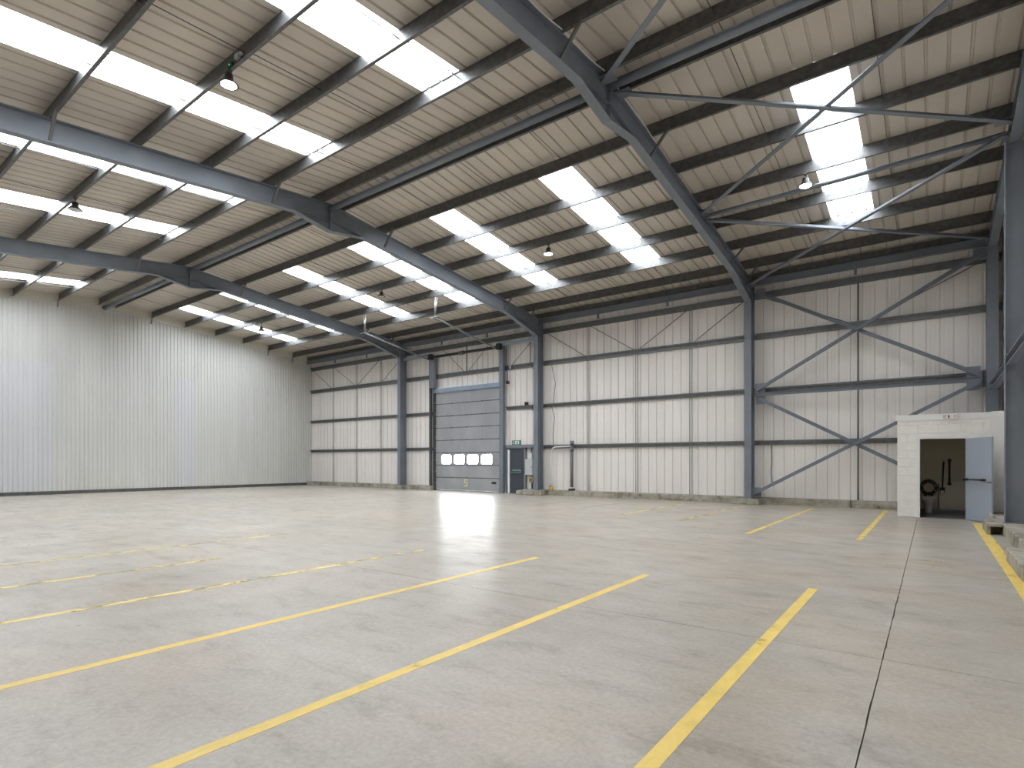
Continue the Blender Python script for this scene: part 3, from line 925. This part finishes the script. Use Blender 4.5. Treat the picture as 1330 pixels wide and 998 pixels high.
mb = MB(); quad(mb, [(-15.755, 2.375), (-15.705, 2.375), (-15.705, 2.345), (-15.67, 2.39), (-15.705, 2.435), (-15.705, 2.405), (-15.755, 2.405)]); build(mb, 'arrow_symbol', GREEN, ex)
yy0 = 21.432
mb = MB(); quad(mb, [(-15.62, 2.31), (-15.55, 2.31), (-15.55, 2.47), (-15.62, 2.47)]); build(mb, 'door_symbol', SIGNW, ex)
text('PUSH BAR TO OPEN', 0.05, (-15.65, YP + 0.023, 1.072), (math.radians(90), 0, 0), SIGNW, d2)

# ------------------------------------------------------------------ services beside the exit door
t = thing('distribution_box', (-14.88, 21.35, 0.87), 'pale grey electrical cabinet between the exit door and the column', 'electrical box')
build(MB().cbox(-15.10, -14.67, 21.28, 21.46, 0.87, 1.61, 0.008), 'cabinet_body', BOXG, t)
build(MB().cbox(-15.085, -14.685, 21.262, 21.28, 0.885, 1.595, 0.004), 'cabinet_door', BOXG, t)
build(MB().box(-14.74, -14.71, 21.245, 21.262, 1.21, 1.27), 'cabinet_lock', BLACK, t)
t = thing('switch_box', (-14.83, 21.4, 1.64), 'small white switch box with a conduit above the grey cabinet', 'electrical box')
build(MB().cbox(-14.90, -14.77, 21.34, 21.46, 1.64, 1.89, 0.008), 'box_body', WHITE, t)
build(MB().tube((-14.835, 21.41, 1.89), (-14.835, 21.41, 2.14), 0.022, 8), 'conduit', BLACK, t)
t = thing('isolator', (-14.8, 21.4, 0.52), 'tan isolator switch on a black conduit under the grey cabinet', 'electrical box')
build(MB().cbox(-14.92, -14.70, 21.33, 21.46, 0.53, 0.80, 0.01), 'box_body', TAN, t)
build(MB().cbox(-14.84, -14.78, 21.31, 21.33, 0.62, 0.71, 0.004), 'rotary_handle', BLACK, t)
build(MB().tube((-14.81, 21.42, 0.235), (-14.81, 21.42, 0.53), 0.03, 8).tube((-14.81, 21.42, 0.80), (-14.81, 21.42, 0.87), 0.03, 8), 'conduit', BLACK, t)
t = thing('socket', (-14.5, 21.4, 0.58), 'small round white power socket on the wall beside the exit column', 'socket')
build(MB().tube((-14.50, 21.36, 0.60), (-14.50, 21.46, 0.60), 0.075, 12), 'socket_body', WHITE, t)
build(MB().tube((-14.50, 21.33, 0.60), (-14.50, 21.36, 0.60), 0.05, 12), 'socket_cap', WHITE, t)
t = thing('power_cable', (-14.62, 21.43, 4.5), 'black cable dropping down the wall beside the exit column to the cabinet', 'cable')
build(MB().pipe([(-14.93, 21.44, 7.3), (-14.93, 21.44, 6.05), (-14.9, 21.28, 6.0), (-14.72, 21.28, 5.9), (-14.70, 21.44, 5.7), (-14.70, 21.44, 4.12), (-14.70, 21.29, 4.05), (-14.70, 21.29, 3.92), (-14.70, 21.44, 3.8), (-14.70, 21.44, 2.3), (-14.62, 21.25, 2.2), (-14.60, 21.25, 2.0), (-14.72, 21.40, 1.61)], 0.014, 6), 'cable_run', BLACK, t)
t = thing('sensor_box', (-15.1, 21.35, 4.12), 'small black sensor box on the rail above the exit sign', 'sensor')
build(MB().cbox(-15.17, -15.02, 21.32, 21.44, 4.11, 4.26, 0.01), 'sensor_body', BLACK, t)
build(MB().tube((-15.095, 21.29, 4.185), (-15.095, 21.32, 4.185), 0.04, 10), 'sensor_lens', BLACK, t)
t = thing('door_sensor', (-16.12, 21.3, 5.25), 'small black sensor box on a cable right of the roller door head', 'sensor')
build(MB().cbox(-16.19, -16.06, 21.24, 21.36, 5.18, 5.32, 0.01), 'sensor_body', BLACK, t)
build(MB().tube((-16.12, 21.30, 5.32), (-16.15, 21.25, 6.85), 0.012, 6), 'sensor_cable', BLACK, t)
t = thing('pull_cord', (-15.98, 21.2, 6.0), 'pair of pale pull cords hanging from the head beam right of the roller door', 'cord')
for dx in (0, 0.10): build(MB().tube((-16.02 + dx, 21.22, 5.92 + dx), (-16.02 + dx, 21.22, 7.0), 0.009, 6), 'cord_strand', TRACKM, t)
build(MB().tube((-15.92, 21.22, 5.86), (-15.92, 21.22, 6.05), 0.03, 8), 'cord_weight', WHITE, t)

# vertical soil pipe and white conduit right of the exit column
t = thing('vent_pipe', (-12.55, 21.2, 0.24), 'grey vertical pipe standing on the kerb right of the exit column', 'pipe')
build(MB().tube((-12.555, 21.2, 0.24), (-12.555, 21.2, 2.24), 0.068, 14), 'pipe_shaft', RAILM, t)
build(MB().tube((-12.555, 21.2, 0.24), (-12.555, 21.2, 0.32), 0.15, 14), 'base_collar', BLACK, t)
build(MB().tube((-12.555, 21.2, 0.32), (-12.555, 21.2, 0.38), 0.085, 14), 'white_collar', WHITE, t)
build(MB().tube((-12.555, 21.2, 2.20), (-12.555, 21.2, 2.40), 0.088, 14), 'pipe_cap', RAILM, t)
build(MB().tube((-12.555, 21.2, 1.95), (-12.555, 21.2, 2.06), 0.084, 14), 'pipe_coupling', RAILM, t)
t = thing('white_conduit', (-13.6, 21.3, 0.5), 'thin white conduit rising by the exit column and bending right to the pipe', 'conduit')
build(MB().pipe([(-13.70, 21.27, 0.55), (-13.69, 21.27, 1.6), (-13.66, 21.27, 1.95), (-13.58, 21.27, 2.09), (-13.45, 21.27, 2.15), (-12.64, 21.27, 2.16)], 0.028, 8), 'conduit_run', WHITE, t)
build(MB().tube((-13.72, 21.3, 0.40), (-13.72, 21.3, 0.72), 0.055, 10), 'white_socket', WHITE, t)
build(MB().pipe([(-13.72, 21.3, 0.42), (-13.74, 21.26, 0.30), (-13.70, 21.2, 0.25), (-13.60, 21.2, 0.26)], 0.022, 6), 'black_lead', BLACK, t)
build(MB().cbox(-13.68, -13.55, 21.15, 21.25, 0.24, 0.36, 0.012), 'yellow_plug', YELB, t, 'yellow plug')
t = thing('black_cable', (-13.9, 21.44, 4), 'thin black cable hanging down the wall just right of the exit column', 'cable')
build(MB().pipe([(-13.75, 21.45, 5.86), (-13.55, 21.45, 5.0), (-13.62, 21.45, 4.5), (-13.66, 21.45, 4.12)], 0.010, 6).pipe([(-13.66, 21.3, 3.95), (-13.6, 21.45, 3.5), (-13.68, 21.45, 2.7), (-13.66, 21.45, 2.25)], 0.010, 6), 'cable_run', BLACK, t)
t = thing('wall_cable', (-4.6, 21.44, 1.2), 'short black cable hanging from the low rail right of the near column', 'cable')
build(MB().pipe([(-4.55, 21.44, 2.1), (-4.53, 21.44, 1.5), (-4.56, 21.44, 1.1), (-4.52, 21.44, 0.72)], 0.012, 6), 'cable_run', BLACK, t)

# concrete plinths under the columns
def plinth(x0, x1, y0, label):
    t = thing('column_plinth', ((x0 + x1) / 2, y0, 0), label, 'plinth', 'concrete column plinths')
    mb = MB().cbox(x0, x1, y0, 21.099, 0.0, 0.165, 0.02)
    build(mb, 'plinth_base', KERB, t)
    build(MB().cbox(x0 + 0.02, x1 - 0.015, y0 + 0.01, 21.099, 0.165, 0.20, 0.012), 'grout_bed', KERB, t)
plinth(-5.72, -4.78, 20.62, 'rough concrete plinth carrying the near column')
plinth(-15.14, -13.75, 20.60, 'rough concrete plinth carrying the column by the exit door')
plinth(-23.55, -22.85, 20.72, 'rough concrete plinth carrying the column left of the roller door')

# ------------------------------------------------------------------ high bay lamps
def lamp(x, y, zl, label, lit, group=None, r=0.20):
    t = thing('high_bay_lamp', (x, y, zl), label, 'lamp', group)
    zb = zp(y)
    yh = y + 0.02
    build(MB().box(x - 0.035, x + 0.035, yh - 0.05, yh + 0.04, zb - 0.03, zb + 0.05), 'beam_clamp', GALV, t)
    build(MB().pipe([(x, yh, zb - 0.02), (x + 0.02, yh, zb - 0.08), (x, yh, zl + 0.20)], 0.012, 6), 'suspension_hook', BLACK, t)
    r = 0.15
    build(MB().lathe([(0.0, 0.20), (0.055, 0.20), (0.075, 0.17), (0.075, 0.09), (0.095, 0.075), (r, 0.02), (r + 0.012, 0.0), (r, -0.008), (r - 0.02, 0.0)], (x, yh, zl), 20), 'housing', BLACK, t)
    build(MB().lathe([(0.0, -0.03), (r * 0.6, -0.022), (r - 0.02, 0.0)], (x, yh, zl), 20), 'lens', LAMPM if lit else LENSO, t)
    return t
lamp(-10.15, 5.07, 8.28, 'lit high bay lamp under the purlin at upper left, near the small sensor', True)
lamp(-9.93, 15.27, 8.20, 'lit high bay lamp between the two rooflight strips above the near bay', True)
lamp(-2.47, 15.27, 8.22, 'lit high bay lamp beside the tall rooflight above the crossed braces', True)
lamp(-18.33, 5.07, 8.22, 'unlit high bay lamp hanging in front of the far left rooflight strip', False)
lamp(-18.05, 15.27, 8.25, 'unlit high bay lamp between rooflights on the slope above the roller door', False)
lamp(-27.2, 15.27, 8.12, 'unlit high bay lamp in front of the rooflight nearest the corrugated wall', False)
t = thing('light_sensor', (-9.84, 5.07, 8.72), 'small pale sensor with green indicator on the purlin beside the lit lamp', 'sensor')
yf = 5.07 + 0.055
build(MB().cbox(-9.92, -9.80, yf - 0.06, yf, zp(5.07) + 0.10, zp(5.07) + 0.19, 0.008), 'sensor_body', BOXG, t)
build(MB().tube((-9.74, yf - 0.05, zp(5.07) + 0.15), (-9.74, yf, zp(5.07) + 0.15), 0.032, 10), 'sensor_eye', BOXG, t)
build(MB().cbox(-10.16, -10.02, yf - 0.05, yf, zp(5.07) + 0.05, zp(5.07) + 0.12, 0.006), 'driver_box', BLACK, t)
build(MB().box(-10.12, -10.09, yf - 0.056, yf - 0.05, zp(5.07) + 0.075, zp(5.07) + 0.10), 'indicator', LED, t, 'green indicator light')

t = thing('rafter_cable', (-5.08, 8.5, 8.9), 'thin pale cable sagging along the upper edge of the nearest rafter', 'cable')
pts = []
for q in range(34):
    y = 4.2 + q * 0.25
    ph = ((y - 0.48) / 1.57) % 1.0
    pts.append((-5.068, y, zp(y) + 0.035 - 0.055 * math.sin(math.pi * ph)))
build(MB().pipe(pts, 0.012, 6), 'cable_run', WHITE, t)

# ------------------------------------------------------------------ toilet cubicle
TX0, TX1, TY, TZ = -0.755, 1.20, 18.60, 2.73
OX0, OX1, OZ = -0.255, 0.70, 2.10
tc = thing('toilet_cubicle', (0.2, 19.7, 0), 'white painted blockwork toilet cubicle in the corner under the wall braces', 'cubicle')
fw = build(MB().box(TX0 + 0.012, OX0 - 0.06, TY + 0.010, TY + 0.10, 0, TZ).box(OX1 + 0.06, TX1, TY + 0.010, TY + 0.10, 0, TZ).box(OX0 - 0.06, OX1 + 0.06, TY + 0.010, TY + 0.10, OZ + 0.07, TZ), 'front_wall', BLOCKP, tc)
CH = 0.225
for r in range(12):
    z0, z1 = r * CH + 0.004, (r + 1) * CH - 0.004
    if z0 > TZ - 0.20: break
    segs = []
    xx = TX0 + (0 if r % 2 == 0 else -0.225)
    while xx < TX1:
        segs.append((max(xx, TX0), min(xx + 0.45, TX1))); xx += 0.45
    for a, c in segs:
        a += 0.004; c -= 0.004
        if z1 > OZ + 0.07:
            if z0 >= OZ + 0.07 - 0.10:
                zz = max(z0, OZ + 0.075)
                pcs = [(a, c, zz)]
            else: pcs = []
        else: pcs = None
        if pcs is None or not pcs:
            pcs = [(p, q, z0) for p, q in ((a, min(c, OX0 - 0.065)), (max(a, OX1 + 0.065), c))]
        for p, q, zz in pcs:
            if q - p > 0.03 and z1 - zz > 0.03:
                build(MB().cbox(p, q, TY + random.uniform(-0.001, 0.001), TY + 0.03, zz, z1, 0.005), 'concrete_block', BLOCKP, fw)
build(MB().box(TX0, TX0 + 0.10, TY + 0.03, 20.90, 0, TZ), 'side_wall', BLOCKP, tc)
build(MB().box(TX1 - 0.02, TX1 + 0.08, TY + 0.10, 20.90, 0, TZ), 'side_wall', BLOCKP, tc)
build(MB().box(TX0 + 0.10, TX1 - 0.02, 20.80, 20.90, 0, TZ), 'rear_wall', MAGN, tc)
build(MB().box(TX0 + 0.10, TX0 + 0.106, TY + 0.10, 20.80, 0, 2.45), 'inner_lining', MAGN, tc)
build(MB().box(TX1 - 0.026, TX1 - 0.02, TY + 0.10, 20.80, 0, 2.45), 'inner_lining', MAGN, tc)
build(MB().box(TX0 + 0.1, TX1 - 0.02, TY + 0.10, 20.80, 2.44, 2.50), 'inner_ceiling', MAGN, tc)
build(MB().box(TX0 - 0.02, TX1 + 0.02, TY + 0.0, 20.90, TZ, TZ + 0.02), 'cubicle_roof', PLAST, tc)
build(MB().box(TX0 + 0.1, TX1 - 0.02, TY + 0.0, 20.80, 0.0, 0.006), 'vinyl_floor', VINYL, tc)
build(MB().box(TX0 + 0.1, TX1 - 0.02, 20.78, 20.80, 0.006, 0.10), 'skirting', VINYL, tc)
build(MB().box(TX0 - 0.02, TX1 + 0.0, TY - 0.022, TY + 0.0, 2.60, TZ + 0.02), 'fascia_board', WHITE, tc)
build(MB().box(TX1 + 0.0, 1.52, TY - 0.012, TY + 0.03, 0.23, TZ + 0.035), 'infill_panel', PLAST, tc, 'plain white infill panel')
build(MB().box(OX0 - 0.065, OX0, TY - 0.02, TY + 0.11, 0, OZ + 0.065).box(OX1, OX1 + 0.065, TY - 0.02, TY + 0.11, 0, OZ + 0.065).box(OX0, OX1, TY - 0.02, TY + 0.11, OZ, OZ + 0.065), 'door_frame', WHITE, tc)
# door leaf, hinged on the right jamb and standing open towards the camera
th = math.radians(61)
ux, uy = math.cos(th), -math.sin(th)
nx, ny = -math.sin(th), -math.cos(th)      # face turned to the hall
def dpt(s, o, z): return (OX1 + ux * s + nx * o, TY - 0.02 + uy * s + ny * o, z)
def dbox(mb, s0, s1, o0, o1, z0, z1):
    vs = [dpt(s, o, z) for z in (z0, z1) for s, o in ((s0, o0), (s1, o0), (s1, o1), (s0, o1))]
    return mb.add(vs, [(0, 3, 2, 1), (4, 5, 6, 7), (0, 1, 5, 4), (1, 2, 6, 5), (2, 3, 7, 6), (3, 0, 4, 7)])
DW = 0.93
lf = build(dbox(MB(), 0.0, DW, -0.045, 0.0, 0.015, OZ - 0.005), 'door_leaf', LEAFB, tc, 'open pale blue-grey door leaf')
build(MB().tube(dpt(0.06, 0.075, 1.045), dpt(0.70, 0.075, 1.045), 0.018, 8), 'pull_bar', BLACK, lf)
for s in (0.06, 0.70): build(MB().tube(dpt(s, 0.0, 1.045), dpt(s, 0.095, 1.045), 0.032, 10), 'bar_mount', BLACK, lf)
build(dbox(MB(), 0.76, 0.90, 0.0, 0.014, 0.97, 1.03), 'lock_plate', TRACKM, lf)
build(MB().tube(dpt(0.78, 0.05, 1.0), dpt(0.90, 0.05, 1.0), 0.012, 8).tube(dpt(0.88, 0.0, 1.0), dpt(0.88, 0.055, 1.0), 0.012, 8), 'lever_handle', TRACKM, lf)
for z in (0.25, 1.05, 1.85): build(MB().tube(dpt(0.0, 0.005, z - 0.05), dpt(0.0, 0.005, z + 0.05), 0.012, 8), 'hinge', TRACKM, lf)

# emergency light over the cubicle door
t = thing('emergency_light', (0.37, TY - 0.05, 2.66), 'white emergency light box fixed to the fascia over the toilet door', 'light')
build(MB().cbox(0.215, 0.545, TY - 0.085, TY - 0.022, 2.60, 2.745, 0.012), 'light_body', WHITE, t)
yy0, yy1 = TY - 0.088, TY - 0.085
mb = MB(); quad(mb, [(0.235, 2.63), (0.30, 2.63), (0.30, 2.715), (0.235, 2.715)]); quad(mb, [(0.45, 2.63), (0.525, 2.63), (0.525, 2.715), (0.45, 2.715)])
build(mb, 'printed_panel', PINKW, t, 'pale red printed panels')
mb = MB()
quad(mb, [(0.352 + 0.014 * math.cos(a * 0.785), 2.705 + 0.014 * math.sin(a * 0.785)) for a in range(8)])
quad(mb, [(0.332, 2.688), (0.372, 2.688), (0.366, 2.65), (0.338, 2.65)])
quad(mb, [(0.340, 2.65), (0.364, 2.65), (0.360, 2.615), (0.344, 2.615)])
build(mb, 'pictogram', NAVY, t, 'dark blue standing figure pictogram')

# toilet inside
TXC, TYB = -0.075, 20.95
t = thing('toilet', (TXC, 20.6, 0), 'white toilet with raised black seat inside the cubicle', 'toilet')
def ell(mb, stations, c, n=20):
    o = len(mb.v)
    for rx_, ry_, dy, z in stations:
        for k in range(n):
            a = 2 * math.pi * k / n
            mb.v.append((c[0] + rx_ * math.cos(a), c[1] + dy + ry_ * math.sin(a), z))
    for i in range(len(stations) - 1):
        for k in range(n):
            mb.f.append((o + i * n + k, o + i * n + (k + 1) % n, o + (i + 1) * n + (k + 1) % n, o + (i + 1) * n + k)); mb.sm.append(True)
    mb.f.append(tuple(o + k for k in range(n - 1, -1, -1))); mb.sm.append(False)
    return mb
pan = ell(MB(), [(0.11, 0.17, 0.06, 0.006), (0.10, 0.15, 0.06, 0.06), (0.095, 0.14, 0.05, 0.20), (0.125, 0.19, 0.02, 0.28), (0.175, 0.25, 0.0, 0.36), (0.19, 0.265, 0.0, 0.43),
                 (0.185, 0.26, 0.0, 0.445), (0.14, 0.20, 0.0, 0.445), (0.11, 0.16, 0.0, 0.36), (0.05, 0.07, 0.02, 0.28)], (TXC, 20.460, 0))
build(pan, 'pan', CERAM, t)
build(MB().cbox(TXC - 0.17, TXC + 0.17, 20.64, 20.780, 0.40, 0.47, 0.015), 'rear_shelf', CERAM, t)
ring = MB()
n = 24
for (rr_, dy) in ((0.215, 0), (0.222, 0.012), (0.215, 0.024), (0.135, 0.024), (0.128, 0.012), (0.135, 0)):
    for k in range(n):
        a = 2 * math.pi * k / n
        ring.v.append((TXC + rr_ * math.cos(a), 20.670 + dy + 0.02 * (math.sin(a) + 1), 0.735 + rr_ * 1.06 * math.sin(a)))
for i in range(6):
    for k in range(n):
        j = (i + 1) % 6
        ring.f.append((i * n + k, i * n + (k + 1) % n, j * n + (k + 1) % n, j * n + k)); ring.sm.append(True)
build(ring, 'seat', BLACK, t, 'raised black ring seat')
for dx in (-0.08, 0.08): build(MB().tube((TXC + dx, 20.670, 0.46), (TXC + dx, 20.690, 0.53), 0.02, 8), 'seat_hinge', BLACK, t)
for a in (0.35, 2.79, 3.67, 5.76):
    build(MB().cbox(TXC + 0.175 * math.cos(a) - 0.02, TXC + 0.175 * math.cos(a) + 0.02, 20.655 + 0.02 * math.sin(a), 20.680 + 0.02 * math.sin(a), 0.735 + 0.185 * math.sin(a) - 0.015, 0.735 + 0.185 * math.sin(a) + 0.015, 0.004), 'seat_buffer', ALU, t)
t = thing('hinged_grab_rail', (0.27, 20.9, 0.6), 'black fold-up grab rail with a paper roll at its foot, beside the toilet', 'grab rail')
build(MB().pipe([(0.245, 20.740, 0.68), (0.25, 20.700, 0.9), (0.262, 20.700, 1.20), (0.275, 20.700, 1.50)], 0.022, 8), 'rail_bar', BLACK, t)
build(MB().cbox(0.185, 0.305, 20.740, 20.800, 0.57, 0.74, 0.01), 'wall_bracket', BLACK, t)
build(MB().tube((0.20, 20.710, 0.615), (0.29, 20.710, 0.615), 0.035, 12), 'paper_roll', WHITE, t, 'white paper roll')
t = thing('fixed_grab_rail', (0.41, 20.9, 1.2), 'black straight vertical grab rail, right of the fold-up rail in the toilet', 'grab rail')
build(MB().tube((0.41, 20.710, 0.86), (0.41, 20.710, 1.52), 0.022, 8), 'rail_bar', BLACK, t)
for z in (0.85, 1.53):
    build(MB().tube((0.41, 20.690, z), (0.41, 20.800, z), 0.048, 12), 'rail_mount', BLACK, t)
t = thing('waste_pipe', (0.16, 20.9, 0.3), 'thin dark pipe on the wall between toilet and grab rails', 'pipe')
build(MB().tube((0.16, 20.770, 0.1), (0.16, 20.770, 0.85), 0.012, 8), 'pipe_run', RODM, t)

# concrete blocks at the right kerb
t = thing('concrete_step', (1.03, 15.6, 0), 'low concrete slab step with a dark hollow under it at the wind post foot', 'step')
build(MB().cbox(0.90, 1.155, 15.08, 16.3, 0.165, 0.235, 0.01), 'step_slab', KERB, t)
build(MB().cbox(0.905, 0.965, 15.10, 16.28, 0.0, 0.165, 0.008), 'support', KERB, t)
build(MB().cbox(0.966, 1.154, 15.45, 16.28, 0.0, 0.165, 0.008), 'core', KERB, t)
t = thing('concrete_block', (1.08, 17.3, 0), 'pale concrete block lying behind the open toilet door', 'block')
build(MB().cbox(1.085, 1.158, 16.75, 17.5, 0.0, 0.28, 0.015), 'block_body', KERB, t)
t = thing('kerb_block', (1.03, 10.2, 0), 'rough concrete block beside the yellow line at the right edge', 'block')
build(MB().cbox(0.895, 1.155, 9.42, 11.2, 0.0, 0.215, 0.02), 'block_body', KERB, t)
